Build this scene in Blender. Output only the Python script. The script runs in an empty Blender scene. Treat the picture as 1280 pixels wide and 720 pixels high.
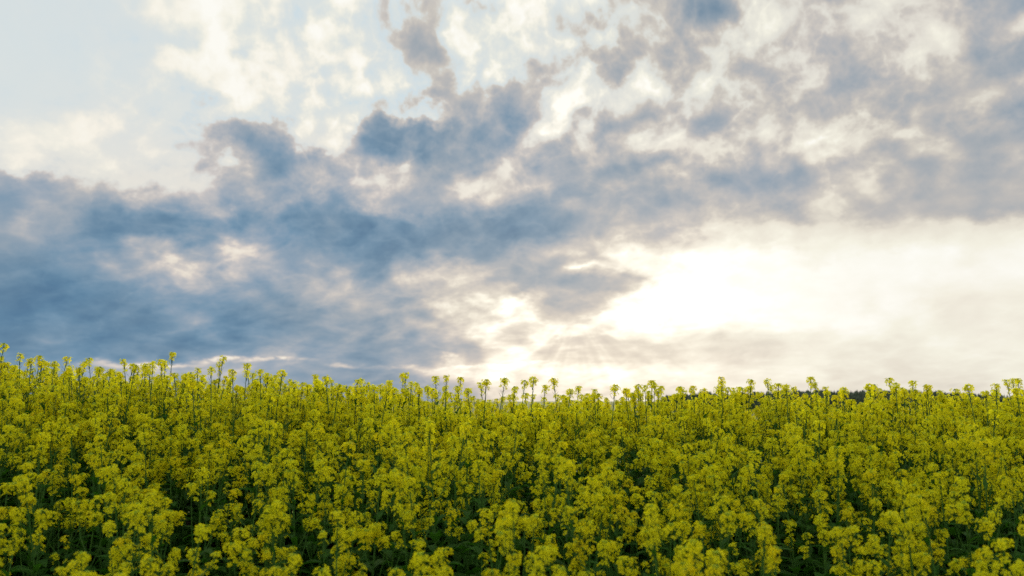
import bpy, math, random
C = bpy.context.scene
PITCH = math.degrees(math.atan(140/1005))
SUN_AZ, SUN_EL = 4.6, 6.0        # degrees right of the view axis, degrees above the horizon
def lin(r, g, b):
    f = lambda c: (c/12.92 if c <= .04045 else ((c+.055)/1.055)**2.4)
    return (f(r/255), f(g/255), f(b/255), 1)
SKY_L = """
33 33 33 33 33 33 33 33 33 33 33 33 33 33 29 22 22 22 22 22 22 22 22 22 22 26 33 42 54 60 66 72 77 77 77 77 77 77 77 77 77 77 77 77 77 77 77 77 77 77 77 77 77 77 77 77 77 77 77 77 77 77 77
33 33 33 33 33 33 33 33 34 34 34 33 33 34 30 23 23 23 22 22 22 22 22 22 22 26 33 43 55 61 66 72 77 77 77 77 77 77 77 77 77 77 77 77 77 77 77 77 77 77 77 77 77 77 77 77 77 77 77 77 77 77 77
33 33 33 33 33 33 33 34 45 46 46 41 41 45 44 40 36 31 27 26 26 25 23 24 26 35 49 57 66 71 77 80 82 82 82 82 82 82 82 82 82 82 83 83 83 83 83 83 83 83 78 77 77 77 77 77 77 78 84 84 84 85 85
30 30 30 31 32 33 32 37 55 60 59 49 45 52 53 54 48 43 35 32 32 32 23 27 34 54 73 78 82 86 89 88 88 88 87 87 87 87 88 88 88 88 88 88 88 88 88 88 88 87 80 79 79 80 80 80 80 81 85 86 86 87 87
13 13 14 14 16 22 19 17 22 23 24 23 24 37 49 41 55 64 57 38 34 31 23 26 33 39 48 65 60 70 83 83 82 80 77 75 74 74 75 77 77 77 77 77 77 78 80 84 85 85 84 82 80 82 84 84 85 86 88 88 88 88 88
11 11 11 11 14 25 19 12 12 12 12 12 12 12 14 20 26 31 36 37 33 30 23 26 33 34 35 39 41 52 72 80 78 73 71 70 70 70 72 73 74 74 75 75 75 75 75 78 81 84 84 82 80 83 88 88 88 87 87 87 87 86 86
13 13 13 13 16 23 17 12 11 11 12 22 22 17 19 21 21 23 30 31 28 28 27 31 37 41 46 51 57 68 78 72 75 79 76 73 72 78 82 82 82 82 82 81 80 80 81 83 85 87 91 93 91 89 86 86 85 86 86 86 86 86 86
04 05 05 06 09 15 14 11 10 10 12 27 32 26 20 19 15 13 19 22 24 26 30 32 36 42 52 62 73 76 77 74 74 79 85 85 80 87 98 98 98 98 98 98 98 98 97 97 97 96 97 97 97 92 88 86 85 86 86 86 86 86 86
04 04 04 03 04 04 06 06 06 08 12 22 30 28 22 19 17 17 23 25 29 32 35 36 36 41 50 60 67 72 81 88 83 70 60 60 76 91 95 96 99 99 99 99 98 98 97 97 97 97 97 96 90 96 95 86 85 85 86 86 86 86 87
08 08 07 06 06 06 08 10 12 19 27 35 35 34 28 23 23 26 41 46 51 53 54 50 44 49 56 64 65 71 89 91 73 47 43 48 54 73 90 96 99 99 99 99 98 98 97 97 97 97 96 96 95 97 96 91 90 91 91 92 93 94 95
14 13 13 12 11 11 19 24 33 38 42 50 56 53 41 36 40 42 45 47 50 50 47 46 46 52 57 63 63 63 69 73 49 43 42 41 39 43 53 79 95 98 99 99 98 98 97 97 96 95 95 95 96 96 97 96 96 96 96 97 97 97 97
22 21 20 20 19 18 25 31 41 45 46 54 68 58 55 50 49 48 46 47 51 47 33 36 49 56 60 65 78 68 57 49 44 43 43 46 50 54 50 55 88 95 99 99 98 98 97 97 97 96 96 97 97 97 97 97 96 90 94 97 97 97 96
34 31 29 26 25 24 25 27 41 45 48 74 54 41 56 51 48 46 42 41 42 31 22 25 35 45 52 59 71 61 52 48 46 48 56 83 92 84 83 85 88 95 99 99 98 98 97 97 94 89 93 97 97 96 96 96 94 86 90 94 93 92 90
43 44 43 42 40 38 26 21 26 52 45 46 45 46 78 65 46 42 34 29 22 19 17 15 15 16 18 24 30 30 30 39 47 48 51 57 62 76 87 87 88 94 98 98 98 98 97 96 92 86 88 90 86 82 82 83 83 85 87 88 88 87 85
36 37 39 40 56 42 33 19 11 12 13 16 23 30 49 42 39 35 25 21 19 18 15 14 13 12 12 15 19 20 21 27 48 50 41 51 62 68 69 67 66 71 81 88 92 86 82 81 82 85 83 79 71 67 70 72 76 81 78 73 67 60 54
35 34 33 33 34 46 43 23 15 12 12 12 16 25 30 33 32 25 19 18 17 17 16 15 13 13 13 13 14 15 16 16 21 22 25 37 48 53 68 56 56 63 67 78 82 76 74 74 75 79 78 71 57 54 58 56 54 52 49 48 48 48 49
35 35 36 35 35 40 44 39 38 43 37 29 35 45 52 27 24 22 20 19 19 21 21 18 16 16 15 15 15 17 17 16 16 17 22 36 45 50 61 54 53 56 59 67 69 68 62 57 58 69 69 56 56 54 54 51 50 51 51 52 52 53 53
71 60 47 42 43 44 54 62 64 68 62 54 58 57 37 30 42 43 21 24 30 44 55 47 41 48 40 37 34 39 38 28 19 23 37 48 46 49 54 51 49 49 49 49 48 48 48 48 49 68 77 65 62 62 56 50 48 50 52 54 53 53 53
86 85 83 81 78 71 71 74 77 78 78 77 73 66 47 47 47 50 36 36 40 55 68 59 54 53 53 50 46 50 55 47 42 39 43 44 42 47 51 49 46 46 46 44 43 44 45 44 45 51 57 63 75 55 50 49 49 50 51 53 53 53 52
88 88 88 88 88 88 86 79 77 77 75 74 70 67 54 43 33 38 44 51 55 62 67 60 58 55 53 52 68 67 55 56 61 50 43 39 35 35 36 40 43 43 43 42 39 43 47 47 50 55 57 57 58 53 50 48 48 51 52 51 49 47 43
87 88 88 88 89 89 88 83 79 79 76 73 67 68 72 55 29 28 34 50 58 59 64 70 66 56 53 56 62 62 56 60 64 54 43 38 36 36 36 39 54 71 61 52 58 52 51 64 62 77 77 69 58 52 50 50 50 48 42 40 39 38 38
78 80 83 85 87 89 89 88 84 78 76 65 64 66 61 48 27 27 29 48 64 56 48 47 34 35 39 44 48 51 55 63 56 44 40 41 48 39 37 36 38 50 57 74 77 65 54 61 65 69 66 64 72 65 62 59 53 44 38 38 38 38 38
77 77 77 78 79 84 88 88 84 77 77 77 69 52 35 27 27 35 59 79 81 53 27 20 17 19 25 36 40 48 54 62 63 45 45 66 58 45 45 52 62 71 75 74 67 56 54 65 79 85 83 68 62 72 81 66 58 52 41 38 39 42 47
77 77 77 77 77 77 77 78 78 77 81 82 75 53 35 30 33 55 77 80 84 54 22 18 16 17 19 25 27 33 47 43 71 55 61 64 66 51 59 66 70 71 77 61 50 51 52 65 68 62 65 80 73 52 54 69 65 66 69 50 54 60 62
77 77 77 77 77 77 77 77 77 77 83 87 79 75 69 68 68 67 73 82 87 77 46 29 19 20 24 23 24 28 40 33 48 84 85 76 70 47 57 67 70 75 70 53 50 51 51 63 66 62 64 69 60 47 50 54 58 59 61 61 59 53 47
77 77 77 77 77 77 77 77 77 77 78 82 75 75 80 81 83 81 79 78 79 82 82 79 77 77 74 61 46 36 41 32 41 72 90 87 77 59 60 62 63 70 70 59 55 55 53 62 65 64 61 58 52 47 47 48 50 50 48 45 41 39 40
77 77 77 77 77 77 77 77 77 77 76 76 85 92 94 92 91 87 85 82 75 73 77 77 70 71 76 64 44 39 38 34 49 68 85 88 90 71 68 62 61 59 67 68 66 74 72 68 67 66 59 53 51 49 55 65 55 49 45 43 42 44 45
77 77 77 77 77 77 77 77 77 77 84 85 92 94 95 94 94 92 85 89 89 87 86 81 72 62 54 61 58 51 44 46 57 66 74 86 82 67 65 64 69 68 73 75 79 83 80 69 66 62 55 52 55 61 74 88 69 62 52 46 45 46 48
77 77 77 77 77 77 77 77 77 77 88 92 94 94 94 94 93 92 89 79 88 89 85 81 76 71 57 59 79 74 67 58 56 63 68 80 81 57 49 75 75 66 67 70 72 69 66 61 61 50 48 53 57 57 58 75 71 68 54 47 67 67 50
77 77 77 77 77 77 77 77 77 77 75 76 92 93 81 90 92 91 89 87 89 89 80 76 68 60 59 74 91 85 84 73 67 70 71 73 73 47 42 74 64 54 50 59 64 62 65 64 63 57 54 57 62 53 53 66 71 72 52 47 46 46 46
77 77 77 77 77 77 77 77 82 83 82 84 91 94 88 84 82 84 84 88 89 88 79 75 59 49 53 79 95 90 89 83 77 80 78 70 60 50 44 64 62 55 52 57 65 66 80 79 79 70 57 74 64 59 59 68 74 70 54 48 46 46 46
77 77 77 77 77 77 77 77 84 88 88 92 94 92 90 86 80 82 88 89 88 85 79 70 51 46 50 80 95 88 86 86 88 80 77 75 75 70 60 68 65 62 62 61 68 62 70 75 80 75 61 53 54 66 73 74 69 68 54 48 46 46 46
77 77 77 77 77 77 77 77 84 88 88 91 95 92 91 89 87 87 88 88 85 79 80 67 51 46 50 79 92 84 84 84 84 80 78 77 74 67 59 62 60 56 49 40 39 45 78 75 80 77 69 59 56 68 75 74 69 68 55 49 46 46 46
77 77 77 77 77 77 77 77 85 88 88 91 96 93 90 88 88 88 88 88 88 83 77 69 60 51 58 75 87 83 86 88 86 82 81 81 80 67 60 59 53 49 35 31 30 39 76 74 80 76 70 60 56 68 75 74 69 69 56 49 46 46 46
77 77 77 77 77 77 77 78 85 88 88 92 96 93 90 88 88 88 88 88 87 79 71 67 66 63 66 70 70 73 86 89 87 85 83 82 89 71 61 59 54 49 36 31 30 38 75 74 80 77 70 60 55 67 75 75 69 69 57 49 46 46 46
77 77 77 77 77 77 77 78 86 88 88 92 96 92 90 88 88 88 88 88 87 79 71 67 66 66 67 69 67 70 84 88 87 85 83 82 88 72 61 59 54 49 36 31 30 37 75 74 80 77 70 61 55 67 75 75 70 69 57 49 46 46 46
"""
SKY_T = """
11 11 11 11 17 27 45 65 89 99 99 90 77 77 77 77
11 11 11 11 18 27 43 63 86 97 99 91 81 78 77 77
14 13 13 12 18 25 37 55 78 91 96 94 88 81 77 77
22 22 22 20 16 14 18 27 41 55 68 78 87 82 77 77
21 22 18 14 13 11 11 16 28 41 55 67 79 78 77 76
12 13 13 13 19 21 19 23 33 44 57 68 76 74 68 66
32 26 24 24 38 46 45 46 52 61 73 79 80 77 73 76
33 33 39 47 59 68 75 77 74 76 84 88 88 83 77 77
33 33 40 48 60 71 83 85 80 80 85 88 88 84 77 77
"""
SKY_A = """
44 44 44 44 44 46 52 50 38 30 24 22 22 22 22 22
44 44 45 47 47 49 57 55 44 34 25 21 19 18 18 18
44 44 50 57 55 59 71 72 60 46 28 18 11 11 11 11
44 44 58 73 62 56 59 59 56 48 35 24 12 11 14 18
40 44 51 63 67 67 66 64 61 57 53 49 49 45 42 47
11 18 36 52 66 74 76 75 72 71 72 74 77 69 62 66
11 11 26 44 57 68 74 80 85 88 88 87 85 75 66 66
11 11 23 36 49 59 65 73 83 88 88 85 79 72 66 66
11 11 24 37 49 58 63 72 82 88 88 85 79 73 66 66
"""
SKY_K = """
00 00 00 00 00 00 00 00 00 00 00 00 00 00 00 00
00 00 00 00 00 00 00 00 00 00 00 00 00 00 00 00
00 00 00 00 00 00 00 00 00 00 00 00 00 00 00 00
09 03 00 00 00 00 00 00 00 00 00 00 00 00 00 00
50 41 35 29 18 11 07 04 01 00 00 00 00 00 00 01
99 88 78 69 55 43 35 25 15 10 10 10 06 07 09 11
99 99 99 99 99 99 99 84 57 41 35 25 16 14 11 11
99 99 99 99 99 94 86 77 66 52 33 22 22 17 11 11
99 99 99 99 99 94 82 74 69 55 33 22 22 18 11 11
"""
SKY_S = """
44 44 44 44 50 57 63 74 91 99 99 99 99 99 99 99
35 36 38 41 49 57 65 75 90 96 96 97 99 99 99 99
22 22 26 34 46 59 71 80 85 88 87 89 93 94 94 92
20 21 27 34 41 51 63 68 65 59 48 47 50 64 76 75
12 12 18 26 29 34 41 46 49 48 46 50 58 65 67 66
22 20 17 17 21 23 24 29 39 47 53 59 65 66 66 66
32 29 21 16 20 25 30 36 41 47 53 58 65 68 73 76
33 33 27 24 30 34 39 44 50 53 55 58 64 71 77 77
33 33 26 24 30 36 41 47 52 55 55 58 64 70 77 77
"""
GLINTS = [
  (-16.32, 2.70, 3.57, 0.27, 0, 0.42),
  (-19.91, 2.70, 2.53, 0.30, 0, 0.45),
  (-25.22, 2.29, 5.20, 0.30, 0, 0.4),
  (-22.37, 2.39, 2.97, 0.22, 0, 0.3),
  (-1.70, 2.42, 7.43, 0.30, 3, 0.15),
  (-4.43, 3.03, 0.74, 0.37, 0, 0.3),
  (-11.65, 2.37, 1.78, 0.26, 0, 0.35),
  (-7.90, 2.23, 2.97, 0.22, 0, 0.2),
]
SKY_L, SKY_T, SKY_A, SKY_K, SKY_S = [[[int(v)/99 for v in r.split()] for r in s.strip().split('\n')] for s in (SKY_L, SKY_T, SKY_A, SKY_K, SKY_S)]

class NT:
    def __init__(s, tree): s.t = tree; s.n = tree.nodes; s.l = tree.links
    def put(s, sock, v):
        if v is None: return
        if isinstance(v, (int, float, tuple, list)): sock.default_value = v
        else: s.l.new(v, sock)
    def node(s, kind, **kw):
        n = s.n.new(kind)
        for k, v in kw.items(): setattr(n, k, v)
        return n
    def m(s, op, a, b=None, c=None, clamp=False):
        n = s.node('ShaderNodeMath', operation=op, use_clamp=clamp)
        for k, v in enumerate((a, b, c)): s.put(n.inputs[k], v)
        return n.outputs[0]
    def v(s, op, a, b=None, scale=None):
        n = s.node('ShaderNodeVectorMath', operation=op)
        s.put(n.inputs[0], a); s.put(n.inputs[1], b)
        if scale is not None: s.put(n.inputs['Scale'], scale)
        return n.outputs['Value'] if op in ('DOT_PRODUCT', 'LENGTH', 'DISTANCE') else n.outputs['Vector']
    def xyz(s, x, y, z=0.):
        n = s.node('ShaderNodeCombineXYZ')
        for k, q in enumerate((x, y, z)): s.put(n.inputs[k], q)
        return n.outputs[0]
    def sep(s, a):
        n = s.node('ShaderNodeSeparateXYZ'); s.put(n.inputs[0], a); return n.outputs
    def noise(s, vec, scale, detail=5, rough=.5, dist=0., col=False, lac=2.):
        n = s.node('ShaderNodeTexNoise', noise_dimensions='3D')
        s.put(n.inputs['Vector'], vec); s.put(n.inputs['Scale'], scale); s.put(n.inputs['Detail'], detail)
        s.put(n.inputs['Roughness'], rough); s.put(n.inputs['Distortion'], dist); s.put(n.inputs['Lacunarity'], lac)
        return n.outputs['Color'] if col else n.outputs[0]
    def ramp(s, fac, stops, interp='LINEAR'):
        n = s.node('ShaderNodeValToRGB'); r = n.color_ramp; r.interpolation = interp
        while len(r.elements) < len(stops): r.elements.new(.5)
        for e, (p, c) in zip(r.elements, stops): e.position = p; e.color = c
        s.put(n.inputs[0], fac); return n.outputs[0]
    def curve(s, fac, pts):
        n = s.node('ShaderNodeFloatCurve'); c = n.mapping.curves[0]
        while len(c.points) < len(pts): c.points.new(.5, .5)
        for q, (x, y) in zip(c.points, pts): q.location = (x, y)
        n.mapping.update(); s.put(n.inputs['Value'], fac); return n.outputs[0]
    def mix(s, fac, a, b, mode='MIX'):
        n = s.node('ShaderNodeMix', data_type='RGBA', blend_type=mode)
        s.put(n.inputs[0], fac); s.put(n.inputs[6], a); s.put(n.inputs[7], b)
        return n.outputs[2]
    def mixf(s, fac, a, b):
        n = s.node('ShaderNodeMix', data_type='FLOAT')
        s.put(n.inputs[0], fac); s.put(n.inputs[2], a); s.put(n.inputs[3], b)
        return n.outputs[0]

def build_world():
    W = bpy.data.worlds.new('World'); C.world = W; W.use_nodes = True
    W.node_tree.nodes.clear(); N = NT(W.node_tree)
    d = N.node('ShaderNodeTexCoord').outputs['Generated']
    x, y, z = N.sep(d)
    az = N.m('MULTIPLY', N.m('ARCTAN2', x, y), 180/math.pi)
    el = N.m('MULTIPLY', N.m('ARCSINE', z), 180/math.pi)
    # noise space: cloud features flatten towards the horizon as a layer seen edge-on does
    ely = N.m('MULTIPLY', N.m('LOGARITHM', N.m('ADD', N.m('MAXIMUM', el, -3.), 8.), math.e), 30.)
    P = N.xyz(N.m('ADD', az, N.m('MULTIPLY', el, .3)), N.m('SUBTRACT', ely, N.m('MULTIPLY', az, .25)), 3.7)
    w1 = N.v('SUBTRACT', N.noise(P, .13, 3, .5, col=True), (.5, .5, .5))
    w2 = N.v('SUBTRACT', N.noise(P, .5, 5, .6, col=True), (.5, .5, .5))
    wsum = N.v('ADD', N.v('SCALE', w1, scale=WARP1), N.v('SCALE', w2, scale=WARP2))
    wx, wy, _ = N.sep(wsum)
    flat = N.m('MULTIPLY_ADD', N.m('MAXIMUM', el, 0.), 1/28., .35, clamp=True)
    u = N.m('MULTIPLY_ADD', N.m('ADD', az, wx), 1/72., .5)
    ev = N.m('ADD', el, N.m('MULTIPLY', wy, flat))
    def table(rows, cols):
        # rows of a table by elevation (three rows share one ramp: R, G, B), columns by azimuth
        nr = len(rows); v = N.m('MULTIPLY', N.m('SUBTRACT', ev, -.5), (nr-1)/28.5)
        v = N.m('MINIMUM', N.m('MAXIMUM', v, 0.), nr-1.); v3 = N.xyz(v, v, v); acc = None
        if cols > 32:
            ua = N.m('MULTIPLY', u, 2.); ub = N.m('MULTIPLY_ADD', u, 2., -1.); side = N.m('GREATER_THAN', u, .5)
        for k in range(0, nr, 3):
            g = lambda j: tuple(rows[min(k+q, nr-1)][j] if k+q < nr else 0. for q in range(3))+(1,)
            if cols > 32:
                c = N.mix(side, N.ramp(ua, [(i/31, g(i)) for i in range(32)]), N.ramp(ub, [(i/31, g(cols-32+i)) for i in range(32)]))
            else: c = N.ramp(u, [(i/(cols-1), g(i)) for i in range(cols)])
            w = N.v('MAXIMUM', N.v('SUBTRACT', (1, 1, 1), N.v('ABSOLUTE', N.v('SUBTRACT', v3, (k, k+1, k+2)))), (0, 0, 0))
            t = N.v('DOT_PRODUCT', c, w)
            acc = t if acc is None else N.m('ADD', acc, t)
        return acc
    Lb = table(SKY_L, 63); T = table(SKY_T, 16); A = table(SKY_A, 16); K = table(SKY_K, 16); S = table(SKY_S, 16)
    # outside the sector in front: broken cloud of the same kind
    out = N.m('MULTIPLY', N.m('SUBTRACT', N.m('ABSOLUTE', az), 34.), .08, clamp=True)
    out = N.m('MAXIMUM', out, N.m('MULTIPLY', N.m('SUBTRACT', el, 27.), .1, clamp=True))
    far = N.m('MULTIPLY_ADD', N.noise(N.v('SCALE', d, scale=1.), 2.2, 3, .5), 1.2, -.1)
    Lb = N.mixf(out, Lb, far); T = N.mixf(out, T, .35); A = N.mixf(out, A, .8)
    f1 = N.m('SUBTRACT', N.noise(P, .22, 9, .62, .25), .5)
    f2 = N.m('SUBTRACT', N.noise(P, .62, 7, .60, .2), .5)
    bil = N.m('POWER', N.m('SUBTRACT', 1., N.m('MULTIPLY', N.m('ABSOLUTE', N.m('SUBTRACT', N.noise(P, .27, 6, .52, .3), .5)), 9.), clamp=True), 2.)
    det = N.m('ADD', N.m('MULTIPLY', f1, D1), N.m('ADD', N.m('MULTIPLY', f2, D2), N.m('MULTIPLY', N.m('SUBTRACT', bil, .24), D3)))
    # relief: puffs are brighter on the side that faces the sun
    sx, sy = N.m('SUBTRACT', SUN_AZ, az), N.m('SUBTRACT', SUN_EL-4., el)
    sl = N.m('SQRT', N.m('ADD', N.m('ADD', N.m('MULTIPLY', sx, sx), N.m('MULTIPLY', sy, sy)), 9.))
    to_sun = N.v('SCALE', N.xyz(N.m('DIVIDE', sx, sl), N.m('DIVIDE', sy, sl), 0.), scale=1.3)
    pf = lambda vec: N.noise(vec, .30, 6, .52, .25)
    rel = N.m('SUBTRACT', pf(P), pf(N.v('ADD', P, to_sun)))
    L = N.m('ADD', Lb, N.m('MULTIPLY', N.m('MULTIPLY_ADD', rel, D4, det), A))
    L = N.mixf(S, N.curve(L, TONE), L)
    # small bright breaks: elongated patches at fixed directions
    for (ga, ge, sa, se, rot, amp) in GLINTS:
        c_, s_ = math.cos(math.radians(rot)), math.sin(math.radians(rot))
        dx = N.m('SUBTRACT', N.m('MULTIPLY_ADD', wx, 1., az), ga); dy = N.m('SUBTRACT', N.m('MULTIPLY_ADD', wy, .35, el), ge)
        p = N.m('MULTIPLY', N.m('ADD', N.m('MULTIPLY', dx, c_), N.m('MULTIPLY', dy, s_)), 1/sa)
        q = N.m('MULTIPLY', N.m('SUBTRACT', N.m('MULTIPLY', dy, c_), N.m('MULTIPLY', dx, s_)), 1/se)
        r2 = N.m('ADD', N.m('MULTIPLY', p, p), N.m('MULTIPLY', q, q))
        g = N.m('SUBTRACT', 1., r2, clamp=True)
        L = N.m('MULTIPLY_ADD', N.m('MULTIPLY', N.m('MULTIPLY', g, g), N.m('MULTIPLY_ADD', f2, 5., .85, clamp=True)), amp, L)
    # rays fanning out below the hidden sun
    ddx = N.m('SUBTRACT', az, SUN_AZ); ddy = N.m('SUBTRACT', el, SUN_EL)
    th = N.m('ARCTAN2', ddx, N.m('MULTIPLY', ddy, -1.))
    rr = N.m('SQRT', N.m('ADD', N.m('MULTIPLY', ddx, ddx), N.m('MULTIPLY', ddy, ddy)))
    ray = N.m('SUBTRACT', N.noise(N.xyz(th, 0., 0.), 2.7, 2, .5), .5)
    rmask = N.m('MULTIPLY', N.m('MULTIPLY', N.m('SUBTRACT', 2.2, N.m('ABSOLUTE', th), clamp=True), N.m('MULTIPLY', N.m('SUBTRACT', rr, .8), .4, clamp=True)), N.m('SUBTRACT', 1., N.m('MULTIPLY', rr, 1/15.), clamp=True))
    L = N.m('MULTIPLY_ADD', N.m('MULTIPLY', ray, rmask), .55, L)
    L = N.m('MINIMUM', N.m('MAXIMUM', L, -.05), 1.)
    pos = N.m('MULTIPLY', L, 1., clamp=True)
    pb = N.ramp(pos, [(k/9, lin(*c)) for k, c in enumerate(PAL_B)])
    pg = N.ramp(pos, [(k/9, lin(*c)) for k, c in enumerate(PAL_G)])
    T = N.m('ADD', T, N.m('MULTIPLY_ADD', N.noise(P, .12, 4, .5), 1.6, -.66), clamp=True)
    col = N.mix(T, pb, pg)
    col = N.mix(N.m('MULTIPLY', K, N.m('SUBTRACT', 1., N.m('MULTIPLY', N.m('ABSOLUTE', N.m('SUBTRACT', L, .78)), 7.), clamp=True)), col, lin(207, 222, 229))
    # glow round the sun behind the cloud edge
    sd = (math.sin(math.radians(SUN_AZ))*math.cos(math.radians(SUN_EL)), math.cos(math.radians(SUN_AZ))*math.cos(math.radians(SUN_EL)), math.sin(math.radians(SUN_EL)))
    glow = N.m('POWER', N.m('MAXIMUM', N.v('DOT_PRODUCT', d, sd), 0.), 60.)
    col = N.mix(N.m('MULTIPLY', glow, .04), col, lin(255, 246, 226))
    boost = N.m('MULTIPLY', N.m('MULTIPLY', glow, .5), N.m('MULTIPLY', N.m('SUBTRACT', L, .75), 4., clamp=True))
    col = N.v('SCALE', col, scale=N.m('ADD', 1., boost))
    sky = N.node('ShaderNodeTexSky', sky_type='NISHITA', sun_disc=False, sun_elevation=math.radians(SUN_EL), sun_rotation=math.radians(SUN_AZ), dust_density=1.5)
    cl = N.v('SCALE', col, scale=10.)
    cl = N.v('SCALE', cl, scale=N.m('MULTIPLY_ADD', out, .85, 1.))      # sky overhead and behind, out of view, boosted to brighten the field
    full = N.mix(.985, sky.outputs[0], cl)
    bg = N.node('ShaderNodeBackground'); N.put(bg.inputs[0], full); bg.inputs[1].default_value = .1
    o = N.node('ShaderNodeOutputWorld'); N.l.new(bg.outputs[0], o.inputs[0])
    W.cycles.sampling_method = 'MANUAL'; W.cycles.sample_map_resolution = 1024
PAL_B = [(80,119,152),(94,133,163),(112,147,174),(134,158,180),(159,171,185),(184,186,191),(208,201,198),(230,220,208),(244,237,224),(252,248,237)]
PAL_G = [(100,128,152),(118,142,162),(138,155,170),(156,166,175),(172,176,180),(190,187,184),(209,203,193),(230,224,210),(244,241,226),(254,253,246)]
WARP1, WARP2 = 2.2, 2.4
TONE = [(0, .03), (.3, .27), (.5, .46), (.60, .58), (.66, .68), (.715, .79), (.755, .835), (.80, .84), (.88, .89), (1, .99)]
D1, D2, D3, D4 = .46, .36, .11, 1.05
SUN_E = 2.8
DENOISE = False
def build_camera():
    cam = bpy.data.cameras.new('camera'); o = bpy.data.objects.new('camera', cam); C.collection.objects.link(o)
    cam.lens = 36*1005/1280; cam.sensor_width = 36; cam.clip_end = 6000; cam.clip_start = .05
    o.location = (0, 0, 1.65); o.rotation_euler = (math.radians(90+PITCH), 0, 0); C.camera = o
    return cam
C.view_settings.view_transform = 'Standard'; C.view_settings.look = 'None'

# ------------------------------------------------------------------ materials
def new_mat(name):
    m = bpy.data.materials.new(name); m.use_nodes = True; m.node_tree.nodes.clear()
    return m, NT(m.node_tree)
def leafy(name, col_a, col_b, trans_col, trans, rough, nscale, tip=None, spec=.3):
    m, N = new_mat(name)
    geo = N.node('ShaderNodeNewGeometry'); oi = N.node('ShaderNodeObjectInfo')
    n1 = N.noise(geo.outputs['Position'], nscale, 3, .6)
    f = N.m('MULTIPLY_ADD', N.m('SUBTRACT', n1, .5), 2.6, .5, clamp=True)
    col = N.mix(f, col_a, col_b)
    if tip:                                   # browning / bud coloured flecks of their own shape
        n2 = N.noise(geo.outputs['Position'], nscale*.35, 2, .5)
        col = N.mix(N.m('MULTIPLY', N.m('SUBTRACT', n2, .52), 5., clamp=True), col, tip)
    b = N.node('ShaderNodeBsdfPrincipled'); N.put(b.inputs['Base Color'], col)
    b.inputs['Roughness'].default_value = rough; b.inputs['Specular IOR Level'].default_value = spec
    t = N.node('ShaderNodeBsdfTranslucent'); N.put(t.inputs[0], N.mix(.6, col, trans_col))
    mx = N.node('ShaderNodeMixShader'); mx.inputs[0].default_value = trans
    N.l.new(b.outputs[0], mx.inputs[1]); N.l.new(t.outputs[0], mx.inputs[2])
    o = N.node('ShaderNodeOutputMaterial'); N.l.new(mx.outputs[0], o.inputs[0])
    return m
M_PETAL = leafy('rapeseed_petal', (.81, .71, .008, 1), (.66, .68, .014, 1), (.83, .79, .006, 1), .55, .8, 14., tip=(.80, .64, .006, 1), spec=.08)
M_BUD = leafy('rapeseed_bud', (.45, .55, .03, 1), (.30, .45, .03, 1), (.45, .55, .02, 1), .3, .6, 60.)
M_STEM = leafy('rapeseed_stem', (.07, .16, .022, 1), (.04, .11, .018, 1), (.10, .24, .02, 1), .15, .6, 20., spec=.15)
M_LEAF = leafy('rapeseed_leaf', (.026, .090, .010, 1), (.05, .13, .014, 1), (.07, .26, .008, 1), .36, .65, 12., tip=(.05, .10, .020, 1), spec=.12)
MATS = [M_PETAL, M_BUD, M_STEM, M_LEAF]

# ------------------------------------------------------------------ geometry helpers
import numpy as np
from mathutils import Vector, Matrix, Quaternion
class Mesh:
    def __init__(s): s.v = []; s.f = []; s.m = []
    def quad(s, pts, mi):
        n = len(s.v); s.v.extend(pts); s.f.append(tuple(range(n, n+len(pts)))); s.m.append(mi)
    def strip(s, rows, mi):
        n = len(s.v); w = len(rows[0])
        for r in rows: s.v.extend(r)
        for i in range(len(rows)-1):
            for j in range(w-1):
                a = n+i*w+j; s.f.append((a, a+1, a+w+1, a+w)); s.m.append(mi)
    def tube(s, pts, rads, mi, k=4):
        n = len(s.v)
        for i, p in enumerate(pts):
            d = (pts[min(i+1, len(pts)-1)] - pts[max(i-1, 0)]).normalized()
            a = d.orthogonal().normalized(); b = d.cross(a)
            for j in range(k):
                t = 2*math.pi*j/k; s.v.append(p + (a*math.cos(t)+b*math.sin(t))*rads[i])
        for i in range(len(pts)-1):
            for j in range(k):
                a = n+i*k+j; b = n+i*k+(j+1) % k; s.f.append((a, b, b+k, a+k)); s.m.append(mi)
    def arrays(s): return (np.array([tuple(v) for v in s.v], dtype=np.float32), s.f, s.m)
    def build(s, name):
        me = bpy.data.meshes.new(name); me.from_pydata([tuple(v) for v in s.v], [], s.f)
        used = sorted(set(s.m)) or [0]
        for u in used: me.materials.append(MATS[u])
        me.polygons.foreach_set('material_index', [used.index(x) for x in s.m]); me.update()
        return me

def flower(M, c, d, R, size):
    """four obovate petals in a cross, slightly cupped and uneven, on centre c facing d"""
    d = d.normalized(); a = d.orthogonal().normalized(); a.rotate(Quaternion(d, R.uniform(0, 6.28))); b = d.cross(a)
    cup = R.uniform(.05, .75)
    for q in range(4):
        t = q*math.pi/2 + R.uniform(-.18, .18)
        u = a*math.cos(t)+b*math.sin(t); w = d.cross(u)
        L = size*R.uniform(.85, 1.12); W = L*R.uniform(.36, .46); cp = cup+R.uniform(-.2, .2)
        p0 = c + u*(.1*L); p1 = c + u*(.62*L) + d*(.35*cp*L); p2 = c + u*L*.98 + d*(.35*cp*L - R.uniform(-.05, .2)*L)
        M.strip([[p0-w*W*.18, p0+w*W*.18], [p1-w*W, p1+w*W], [p2-w*W*.72, p2+w*W*.72]], 0)
    e = size*.16
    M.quad([c+a*e+d*e, c+b*e+d*e*1.5, c-a*e+d*e, c-b*e+d*e*1.5], 1)

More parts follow.
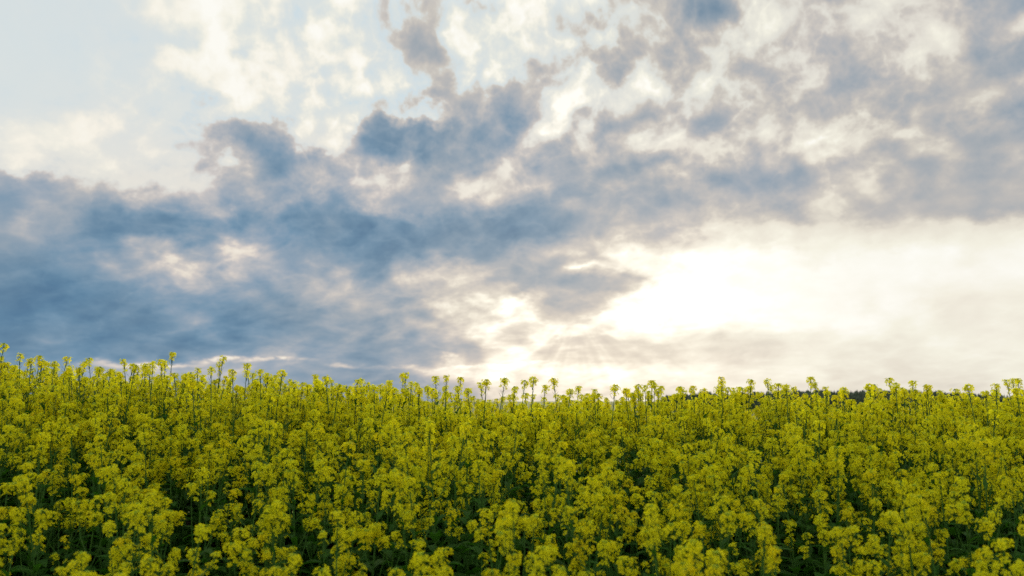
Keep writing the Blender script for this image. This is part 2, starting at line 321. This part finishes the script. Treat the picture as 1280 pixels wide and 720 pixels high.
def bud(M, c, d, L, mi=1):
    d = d.normalized(); a = d.orthogonal().normalized(); b = d.cross(a); r = L*.33
    n = len(M.v); M.v.extend([c, c+d*L*.5+a*r, c+d*L*.5+b*r, c+d*L*.5-a*r, c+d*L*.5-b*r, c+d*L])
    for j in range(4):
        k = (j+1) % 4
        M.f.append((n, n+1+k, n+1+j)); M.m.append(mi); M.f.append((n+5, n+1+j, n+1+k)); M.m.append(mi)

def make_head(seed, n_open, rad, extra=0, th1=112, tail=2.):
    """a raceme: rounded umbrella of open flowers round a knot of buds, a few looser ones below"""
    R = random.Random(seed); M = Mesh(); Z = Vector((0, 0, 1))
    bend = Vector((R.uniform(-.2, .2), R.uniform(-.2, .2), 1)).normalized(); top = rad*.55
    M.tube([Vector((0, 0, -.06)), Vector((0, 0, -.02)), bend*top], [.0019, .0017, .0010], 2, 4)
    g = R.uniform(0, 6.28); sq = R.uniform(.75, 1.); wob = [R.uniform(.55, 1.30) for _ in range(8)]
    hole = R.uniform(0, 6.28)
    for i in range(n_open+extra):
        g += 2.39996+R.uniform(-.35, .35)
        if i < n_open:
            q = (i+.5)/n_open; th = math.radians(28+(th1-28)*q**.85+R.uniform(-12, 12))
            if th > 1. and math.cos(g-hole) > .8: continue
            rr = rad*wob[int(g/math.pi*4) % 8]*R.uniform(.82, 1.15)
            out = Vector((math.sin(th)*math.cos(g), math.sin(th)*math.sin(g), math.cos(th)*sq))
            tip = out*rr; base = bend*max(-.03, tip.z-.25*rad-.5*rad*math.sin(th))
        else:
            q = (i-n_open+R.random())/max(1, extra); z = -rad*(.6+tail*q); e = R.uniform(.1, .8)
            out = Vector((math.cos(g)*math.cos(e), math.sin(g)*math.cos(e), math.sin(e))); base = Vector((0, 0, z)); tip = base+out*rad*R.uniform(.55, .95)
        M.tube([base, tip], [.0008, .0006], 1 if q < .4 else 2, 3)
        flower(M, tip, out*.8+Z*.3+Vector((R.uniform(-.5, .5), R.uniform(-.5, .5), 0)), R, R.uniform(.0108, .0142))
    for i in range(14):
        g += 2.39996; r = .0085*math.sqrt(i/14.)
        pp = bend*(rad*.72-r*.5)+Vector((math.cos(g)*r, math.sin(g)*r, R.uniform(-.002, .002)))
        M.tube([bend*top, pp], [.0006, .0005], 1, 3)
        bud(M, pp, Vector((math.cos(g)*r*60, math.sin(g)*r*60, 1)), R.uniform(.005, .008))
    return M

HEADS = []
for i in range(5): HEADS.append(make_head(100+i, 16, .0255, 5, tail=1.2))              # full heads
for i in range(4): HEADS.append(make_head(200+i, 12, .023, 5, tail=2.2))              # middling
for i in range(4): HEADS.append(make_head(300+i, 6, .015, 3, tail=2.5))               # small side heads
for i in range(5): HEADS.append(make_head(400+i, 13, .024, 12, tail=3.4))             # long heads
NB = {'full': [0, 1, 2, 3, 4], 'mid': [5, 6, 7, 8], 'small': [9, 10, 11, 12], 'long': [13, 14, 15, 16, 17]}
HEAD_ARR = [h.arrays() for h in HEADS]
HEAD_MESH = None

def bezier(a, b, c, d, n):
    return [a*(1-t)**3+b*3*t*(1-t)**2+c*3*t*t*(1-t)+d*t**3 for t in [k/(n-1) for k in range(n)]]
def leaf(M, p, az, L, W, droop, R):
    rows = []; pos = Vector(p); ang = R.uniform(.5, 1.0)
    for k in range(6):
        t = k/5.; w = W*math.sin(math.pi*min(.97, .12+.86*t))**.8*(1+.25*math.sin(9*t+az))
        d = Vector((math.cos(az)*math.cos(ang), math.sin(az)*math.cos(ang), math.sin(ang)))
        side = Vector((-math.sin(az), math.cos(az), 0)); up = side.cross(d)*-1
        rows.append([pos-side*w+up*w*.35, pos.copy(), pos+side*w+up*w*.35])
        pos = pos+d*(L/5.); ang -= droop/5.
    M.strip(rows, 3)

class Plant: pass
def make_plant(seed, H, n_branch, tall=False):
    R = random.Random(seed); P = Plant(); S = Mesh(); Lf = Mesh(); P.heads = []
    lean = Vector((R.uniform(-.07, .07), R.uniform(-.07, .07), 0))
    top = Vector((lean.x*2, lean.y*2, H))
    main = bezier(Vector((0, 0, 0)), Vector((0, 0, H*.35)), Vector((lean.x*1.2, lean.y*1.2, H*.7)), top, 9)
    S.tube(main, [.0062*(1-k/9.)+.0014 for k in range(9)], 2, 5)
    big = NB['full']+NB['long']*2 if not tall else NB['full']
    P.heads.append((R.choice(big), top, R.uniform(0, 6.28), Vector((lean.x*2+R.uniform(-.15, .15), lean.y*2+R.uniform(-.15, .15), 1)), R.uniform(.92, 1.15)))
    def at(z):
        for a, b in zip(main, main[1:]):
            if a.z <= z <= b.z: return a+(b-a)*((z-a.z)/(b.z-a.z))
        return main[-1].copy()
    def pods(axis_pt, ztop, n, span):
        g = R.uniform(0, 6.28)
        for k in range(n):
            g += 2.4; z = ztop-.012-span*(k/n)*R.uniform(.8, 1.2); b = axis_pt(z)
            e = R.uniform(.5, 1.0); d = Vector((math.cos(g)*math.cos(e), math.sin(g)*math.cos(e), math.sin(e)))
            l1 = R.uniform(.010, .018); l2 = R.uniform(.012, .034)
            d2 = (d+Vector((0, 0, .6))).normalized()
            S.tube([b, b+d*l1, b+d*l1+d2*l2*.5, b+d*l1+d2*l2], [.0005, .0008, .0011, .0003], 2, 3)
    pods(at, H, 12 if not tall else 9, .14)
    g = R.uniform(0, 6.28)
    for i in range(n_branch):
        g += 2.4+R.uniform(-.4, .4); t = (i+.5)/n_branch
        z0 = H*(.55+.33*t)+R.uniform(-.03, .03)
        if tall: z0 = H*(.45+.3*t)
        b = at(z0); rad = R.uniform(.035, .12)*(1.25-.5*t)
        z1 = H*(R.uniform(.70, .98) if not tall else R.uniform(.62, .86))
        z1 = max(z1, z0+.08)
        e = Vector((b.x+math.cos(g)*rad, b.y+math.sin(g)*rad, z1))
        c1 = b+Vector((math.cos(g)*rad*.7, math.sin(g)*rad*.7, (z1-z0)*.25)); c2 = e-Vector((math.cos(g)*rad*.12, math.sin(g)*rad*.12, (z1-z0)*.45))
        br = bezier(b, c1, c2, e, 6)
        S.tube(br, [.0030, .0026, .0022, .0018, .0015, .0012], 2, 4)
        hi = R.choice(NB['full']+NB['mid']*2+NB['small']*4+NB['long']*2)
        P.heads.append((hi, e, R.uniform(0, 6.28), Vector((math.cos(g)*.25+R.uniform(-.15, .15), math.sin(g)*.25+R.uniform(-.15, .15), 1)), R.uniform(.85, 1.12)))
        if R.random() < .7: leaf(Lf, b, g, R.uniform(.06, .10), R.uniform(.008, .014), R.uniform(.6, 1.4), R)
        bz = br
        def axp(z, bz=bz):
            for a2, b2 in zip(bz, bz[1:]):
                if a2.z <= z <= b2.z: return a2+(b2-a2)*((z-a2.z)/(b2.z-a2.z))
            return bz[-2].copy()
        pods(axp, z1, 5, .05)
    for i in range(13):
        g += 2.4; z = H*(.12+.60*i/13.); L = .20-.10*i/13.; b = at(z)
        leaf(Lf, b, g, L*R.uniform(.8, 1.25), L*.20*R.uniform(.8, 1.2), R.uniform(.9, 2.0), R)
    P.stem = S; P.leaves = Lf; P.H = H
    # joined arrays for the mass farther off
    V = []; F = []; Mi = []; off = 0
    def add(arr, mat):
        nonlocal off
        v, f, m = arr; v = (np.c_[v, np.ones(len(v))] @ np.array(mat).T)[:, :3]
        V.append(v); F.extend([tuple(i+off for i in q) for q in f]); Mi.extend(m); off += len(v)
    I4 = Matrix.Identity(4); add(S.arrays(), I4); add(Lf.arrays(), I4)
    for h in P.heads: add(HEAD_ARR[h[0]], head_matrix(h))
    P.V = np.concatenate(V).astype(np.float32)
    ln = np.array([len(q) for q in F], dtype=np.int32)
    P.ln = ln; P.idx = np.array([i for q in F for i in q], dtype=np.int32); P.mi = np.array(Mi, dtype=np.int32)
    return P
def head_matrix(h):
    hi, p, rz, ax, sc = h
    q = Vector((0, 0, 1)).rotation_difference(ax.normalized())
    return Matrix.Translation(p) @ (q.to_matrix().to_4x4() @ Matrix.Rotation(rz, 4, 'Z') @ Matrix.Scale(sc, 4))

R0 = random.Random(7)
PLANTS = [make_plant(1000+i, R0.uniform(1.15, 1.29), R0.choice([4, 5, 6, 7, 8])) for i in range(14)]
TALL = [make_plant(2000+i, 1.3, R0.choice([3, 4, 5]), tall=True) for i in range(7)]

# ------------------------------------------------------------------ the lie of the land
CAM_Z = 1.75
def smooth(a, b, x):
    t = min(1, max(0, (x-a)/(b-a))); return t*t*(3-2*t)
CANOPY = [(-30, -.9), (0, -.86), (2.2, -.67), (3.0, -.50), (4.0, -.30), (5.0, -.115), (6.0, .055), (6.8, .075), (8.0, -.02), (11, -.5), (16, -1.2), (40, -4.5), (120, -7.), (500, -8.), (6000, -8.)]
def ground(x, y):
    for (a, za), (b, zb) in zip(CANOPY, CANOPY[1:]):
        if y <= b: break
    t = (y-a)/(b-a); z = za+(zb-za)*t
    xx = max(-6., min(0., x+.4)); z += -xx*.068*smooth(1.5, 5.5, y)*(1-smooth(9, 40, y))
    z += .012*math.sin(x*1.7+.8)*math.cos(y*1.3)
    return z+.50

def link(o): C.collection.objects.link(o)
def tag(o, label=None, cat=None, group=None, kind=None):
    for k, v in (('label', label), ('category', cat), ('group', group), ('kind', kind)):
        if v: o[k] = v

def build_ground():
    xs = sorted(set([-4000, -1500, -600, -250, -100, -50, -30, -20] + [round(-14+.5*i, 2) for i in range(57)] + [20, 30, 50, 100, 250, 600, 1500, 4000]))
    ys = sorted(set([-4000, -1200, -400, -100, -40, -20, -10] + [round(-5+.5*i, 2) for i in range(53)] + [24, 28, 34, 40, 60, 90, 120, 200, 350, 600, 1000, 1800, 3000, 5000]))
    v = [(x, y, ground(x, y)) for y in ys for x in xs]; w = len(xs)
    f = [(j*w+i, j*w+i+1, (j+1)*w+i+1, (j+1)*w+i) for j in range(len(ys)-1) for i in range(w-1)]
    me = bpy.data.meshes.new('ground'); me.from_pydata(v, [], f)
    m, N = new_mat('field_soil'); geo = N.node('ShaderNodeNewGeometry')
    n = N.noise(geo.outputs['Position'], 6., 6, .6)
    near = N.mix(n, (.035, .028, .018, 1), (.085, .065, .04, 1))
    far = N.mix(N.noise(geo.outputs['Position'], .6, 5, .6), (.07, .11, .02, 1), (.20, .20, .025, 1))
    yy = N.sep(geo.outputs['Position'])[1]
    col = N.mix(N.m('MULTIPLY', N.m('SUBTRACT', yy, 9.), .3, clamp=True), near, far)
    b = N.node('ShaderNodeBsdfPrincipled'); N.put(b.inputs['Base Color'], col); b.inputs['Roughness'].default_value = 1.; b.inputs['Specular IOR Level'].default_value = .02
    bp = N.node('ShaderNodeBump'); bp.inputs['Strength'].default_value = .6; N.put(bp.inputs['Height'], N.noise(geo.outputs['Position'], 25., 5, .6)); N.l.new(bp.outputs[0], b.inputs['Normal'])
    o = N.node('ShaderNodeOutputMaterial'); N.l.new(b.outputs[0], o.inputs[0]); me.materials.append(m)
    g = bpy.data.objects.new('ground', me); link(g); tag(g, kind='structure')
build_ground()

# ------------------------------------------------------------------ the crop
F_PX = 1005.
def ray_point(px, py, dist):
    """world point at forward distance dist seen at photo pixel (px, py)"""
    c, s = math.cos(math.radians(PITCH)), math.sin(math.radians(PITCH))
    x = (px-640)/F_PX; up = (360-py)/F_PX
    y = c-up*s; z = s+up*c; k = dist/y
    return Vector((x*k, dist, CAM_Z+z*k))
SKYLINE = sorted([(52,452),(86,462),(150,467),(186,463),(206,452),(232,469),(291,463),(340,473),(378,479),(445,486),(524,486),(572,484),(643,484),(681,482),(5,430),(25,443),(39,449),(68,453),(106,453),(125,459),(169,457),(191,453),(215,441),(247,461),(264,460),(279,446),(308,464),(326,463),(353,465),(396,476),(407,471),(424,481),(481,484),(493,487),(514,478),(541,487),(558,470),(585,487),(608,476),(631,474),(656,476),(667,473),(692,474),(713,488),(743,487),(769,483),(782,487),(806,482),(818,480),(850,485),(865,486),(902,478),(939,475),(959,475),(983,483),(1019,479),(1032,484),(1055,486),(1086,482),(1120,480),(1158,482),(1175,489),(1210,483),(1233,490),(1245,481),(1270,487)])
ORD = ['leftmost','second','third','fourth','fifth','sixth','seventh','eighth','ninth','tenth','eleventh','twelfth','thirteenth','fourteenth','fifteenth','sixteenth','seventeenth','eighteenth','nineteenth','twentieth', 'twenty-first', 'twenty-second', 'twenty-third', 'twenty-fourth', 'twenty-fifth', 'twenty-sixth', 'twenty-seventh', 'twenty-eighth']
G_TALL = 'tall rapeseed stalks standing up against the sky'
G_CROP = 'rapeseed plants in the near part of the field'
HEAD_MESH = [h.build('flower_head') for h in HEADS]
def root_of(P, kind_tall):
    e = bpy.data.objects.new('rapeseed_stalk' if kind_tall else 'rapeseed_plant', None); link(e)
    e.empty_display_size = .1
    for nm, M in (('stem', P.stem), ('leaves', P.leaves)):
        o = bpy.data.objects.new(nm, M.build(nm)); link(o); o.parent = e
    for h in P.heads:
        o = bpy.data.objects.new('flower_head', HEAD_MESH[h[0]]); link(o); o.parent = e; o.matrix_local = head_matrix(h)
    return e
def copy_tree(src):
    e = src.copy(); link(e)
    for ch in src.children:
        c = ch.copy(); link(c); c.parent = e; c.matrix_parent_inverse = ch.matrix_parent_inverse.copy()
    return e
_src = {}
def place(lib, i, loc, rz, sc, tall):
    key = (tall, i)
    if key in _src: e = copy_tree(_src[key])
    else: e = _src[key] = root_of(lib[i], tall)
    e.location = loc; e.rotation_euler = (0, 0, rz); e.scale = sc
    return e

R1 = random.Random(42)
left = [q for q in SKYLINE if q[0] < 480]; right = [q for q in SKYLINE if q[0] >= 640]; mid = [q for q in SKYLINE if 480 <= q[0] < 640]
tall_xy = []
def zone(q):
    for nm, l in (('left', left), ('mid', mid), ('right', right)):
        if q in l: return nm, l.index(q), len(l)
for q in SKYLINE:
    px, py = q; py += 3                       # the list marks head centres; the raceme stands a little lower
    d = R1.uniform(5.4, 6.4); p = ray_point(px, py, d); i = R1.randrange(len(TALL)); P = TALL[i]
    rz = R1.uniform(0, 6.28); hv = P.heads[0][1]; gz = ground(p.x, p.y)
    hh = max(.8, p.z-gz)/P.H
    ox = (hv.x*math.cos(rz)-hv.y*math.sin(rz)); oy = (hv.x*math.sin(rz)+hv.y*math.cos(rz))
    e = place(TALL, i, (p.x-ox, p.y-oy, gz), rz, (1, 1, hh), True)
    for ch in e.children:
        if ch.name.startswith('flower_head'):
            k = 1.16 if ch.matrix_local.translation.z > P.H-.01 else 1.
            ch.scale = (ch.scale[0]*k, ch.scale[1]*k, ch.scale[2]*k/hh)
    tall_xy.append((p.x-ox, p.y-oy))
    nm, k, n = zone(q)
    if q == (5, 430): lab = 'highest and leftmost rapeseed stalk on the skyline, bare stem at the left edge'
    elif q == (215, 441): lab = 'tall rapeseed stalk by the bright cloud streak, highest of the left skyline heads'
    elif nm == 'left': lab = 'rapeseed stalk against the blue-grey cloud, '+ORD[k]+' skyline head from the left edge'
    elif nm == 'mid': lab = 'rapeseed stalk against pale sky left of the sun, '+ORD[k]+' head of that group'
    elif n-1-k == 0: lab = 'rightmost rapeseed stalk on the skyline, close to the right edge'
    elif n-1-k < 14: lab = 'rapeseed stalk on the right skyline, '+ORD[n-1-k]+' head from the right edge'
    else: lab = 'rapeseed stalk below the bright sun glow, '+ORD[k]+' head of that group'
    tag(e, lab, 'plant', G_TALL)

# every other plant: jittered grid; the nearest are individuals, the rest one mass
cell = .185; pts = []
R2 = random.Random(5)
ny = int(8.6/cell); nx = int(17/cell)
for j in range(ny):
    for i in range(nx):
        x = -8.5+cell*(i+.5*(j % 2)+R2.uniform(-.42, .42)); y = 1.35+cell*(j+R2.uniform(-.42, .42))
        if abs(x) > 1.5+.95*y: continue
        if R2.random() < (.58+(.10 if x < 0 else 0))*(1-smooth(3.0, 5.0, y)): continue
        pts.append((x, y))
def seen(x, y): return y > 2.15 and abs(x) < .66*y+.12
inst = sorted([p for p in pts if seen(*p)], key=lambda p: math.hypot(*p))
near = set(inst[:233])
mass = []
for p in pts:
    x, y = p
    i = R2.randrange(len(PLANTS)); rz = R2.uniform(0, 6.28); s = R2.uniform(.85, 1.08)
    # long wave unevenness of the stand
    s *= 1+.025*math.sin(2.1*x+.7*y)+.02*math.sin(4.7*x-1.3*y+2)
    if y > 4.8: s = min(s, 1.04)
    sw = R2.uniform(.95, 1.12)
    z = ground(x, y)
    if p in near:
        e = place(PLANTS, i, (x, y, z), rz, (sw, sw, s), False)
        e.rotation_euler = (R2.uniform(-.06, .06), R2.uniform(-.06, .06), rz)
        tag(e, 'flowering rapeseed plant in the near rows, yellow heads above dark green leaves', 'plant', G_CROP)
    else: mass.append((i, x, y, z, rz, sw, s))
def build_mass():
    V = []; I = []; LN = []; MI = []; off = 0
    for (i, x, y, z, rz, sw, s) in mass:
        P = PLANTS[i]; c, sn = math.cos(rz)*sw, math.sin(rz)*sw
        A = np.array([[c, -sn, 0], [sn, c, 0], [0, 0, s]], dtype=np.float32)
        V.append(P.V @ A.T + np.array([x, y, z], dtype=np.float32)); I.append(P.idx+off); LN.append(P.ln); MI.append(P.mi); off += len(P.V)
    V = np.concatenate(V); I = np.concatenate(I); LN = np.concatenate(LN); MI = np.concatenate(MI)
    me = bpy.data.meshes.new('rapeseed_crop'); me.vertices.add(len(V)); me.vertices.foreach_set('co', V.astype(np.float32).ravel())
    me.loops.add(len(I)); me.loops.foreach_set('vertex_index', I.astype(np.int32))
    me.polygons.add(len(LN)); st = np.concatenate([[0], np.cumsum(LN)[:-1]]).astype(np.int32)
    me.polygons.foreach_set('loop_start', st); 
    for m in MATS: me.materials.append(m)
    me.polygons.foreach_set('material_index', MI.astype(np.int32)); me.update(calc_edges=True)
    o = bpy.data.objects.new('rapeseed_crop', me); link(o)
    tag(o, 'dense mass of yellow flowering rapeseed farther up the field slope', 'crop', kind='stuff')
    print('mass plants', len(mass), 'faces', len(LN))
build_mass()

# ------------------------------------------------------------------ the wood on the horizon
def build_forest():
    R = random.Random(11); V = []; F = []
    prof = [(740, 501), (800, 498), (845, 494), (880, 489.5), (905, 492.5), (940, 490.5), (1000, 488), (1060, 488.5), (1100, 488), (1150, 488), (1195, 490.5), (1235, 493), (1290, 495), (1500, 494), (1900, 491)]
    def topat(px):
        for (a, ya), (b, yb) in zip(prof, prof[1:]):
            if px <= b: return ya+(yb-ya)*(px-a)/(b-a)
        return prof[-1][1]
    px = 825
    while px < 1900:
        px += R.uniform(1.1, 3.0)
        for row in range(2):
            d = R.uniform(820, 980)+row*50
            p = ray_point(px+R.uniform(-2, 2), topat(px)+R.uniform(-1.6, 1.8)+row*.8, d)
            base = ground(p.x, p.y)-.5; H = max(4., p.z-base); conif = R.random() < .65
            rad = H*(R.uniform(.15, .22) if conif else R.uniform(.24, .34)); k = 7
            tiers = 7 if conif else 6; n = len(V)
            for t in range(tiers):
                q = t/(tiers-1)
                r = rad*((1-q)**.9 if conif else math.sin(math.pi*min(.98, .12+.86*q))**.7)*(1.25 if (t % 2 and conif) else 1)+.05
                zz = base+H*(.06+.94*q)
                for j in range(k):
                    a = 2*math.pi*j/k+t*.4; rr = r*R.uniform(.7, 1.25)
                    V.append((p.x+math.cos(a)*rr, p.y+math.sin(a)*rr, zz+R.uniform(-.03, .03)*H*(q < 1)))
            for t in range(tiers-1):
                for j in range(k): F.append((n+t*k+j, n+t*k+(j+1) % k, n+(t+1)*k+(j+1) % k, n+(t+1)*k+j))
            F.append(tuple(n+(tiers-1)*k+j for j in range(k)))
    me = bpy.data.meshes.new('forest'); me.from_pydata(V, [], F)
    m, N = new_mat('distant_wood'); geo = N.node('ShaderNodeNewGeometry')
    col = N.mix(N.noise(geo.outputs['Position'], .12, 4, .6), (.022, .036, .018, 1), (.06, .085, .04, 1))
    b = N.node('ShaderNodeBsdfPrincipled'); N.put(b.inputs['Base Color'], col); b.inputs['Roughness'].default_value = .9
    o = N.node('ShaderNodeOutputMaterial'); N.l.new(b.outputs[0], o.inputs[0]); me.materials.append(m)
    o = bpy.data.objects.new('forest', me); link(o)
    tag(o, 'dark distant wood on the horizon behind the flowers at the right', 'wood', kind='stuff')
build_forest()

# ------------------------------------------------------------------ light, camera
build_world()
cam = build_camera(); C.camera.location.z = CAM_Z
cam.dof.use_dof = True; cam.dof.focus_distance = 6.5; cam.dof.aperture_fstop = 2.0
s = bpy.data.lights.new('sun', 'SUN'); s.energy = SUN_E; s.angle = math.radians(10); s.color = (1., .90, .74)
so = bpy.data.objects.new('sun', s); link(so)
sd = Vector((math.sin(math.radians(SUN_AZ))*math.cos(math.radians(SUN_EL)), math.cos(math.radians(SUN_AZ))*math.cos(math.radians(SUN_EL)), math.sin(math.radians(SUN_EL))))
so.rotation_euler = sd.to_track_quat('Z', 'Y').to_euler(); so.location = sd*50
C.cycles.max_bounces = 6; C.cycles.diffuse_bounces = 4; C.cycles.transmission_bounces = 4; C.cycles.use_denoising = DENOISE
C.view_settings.exposure = 0.; C.view_settings.gamma = 1.
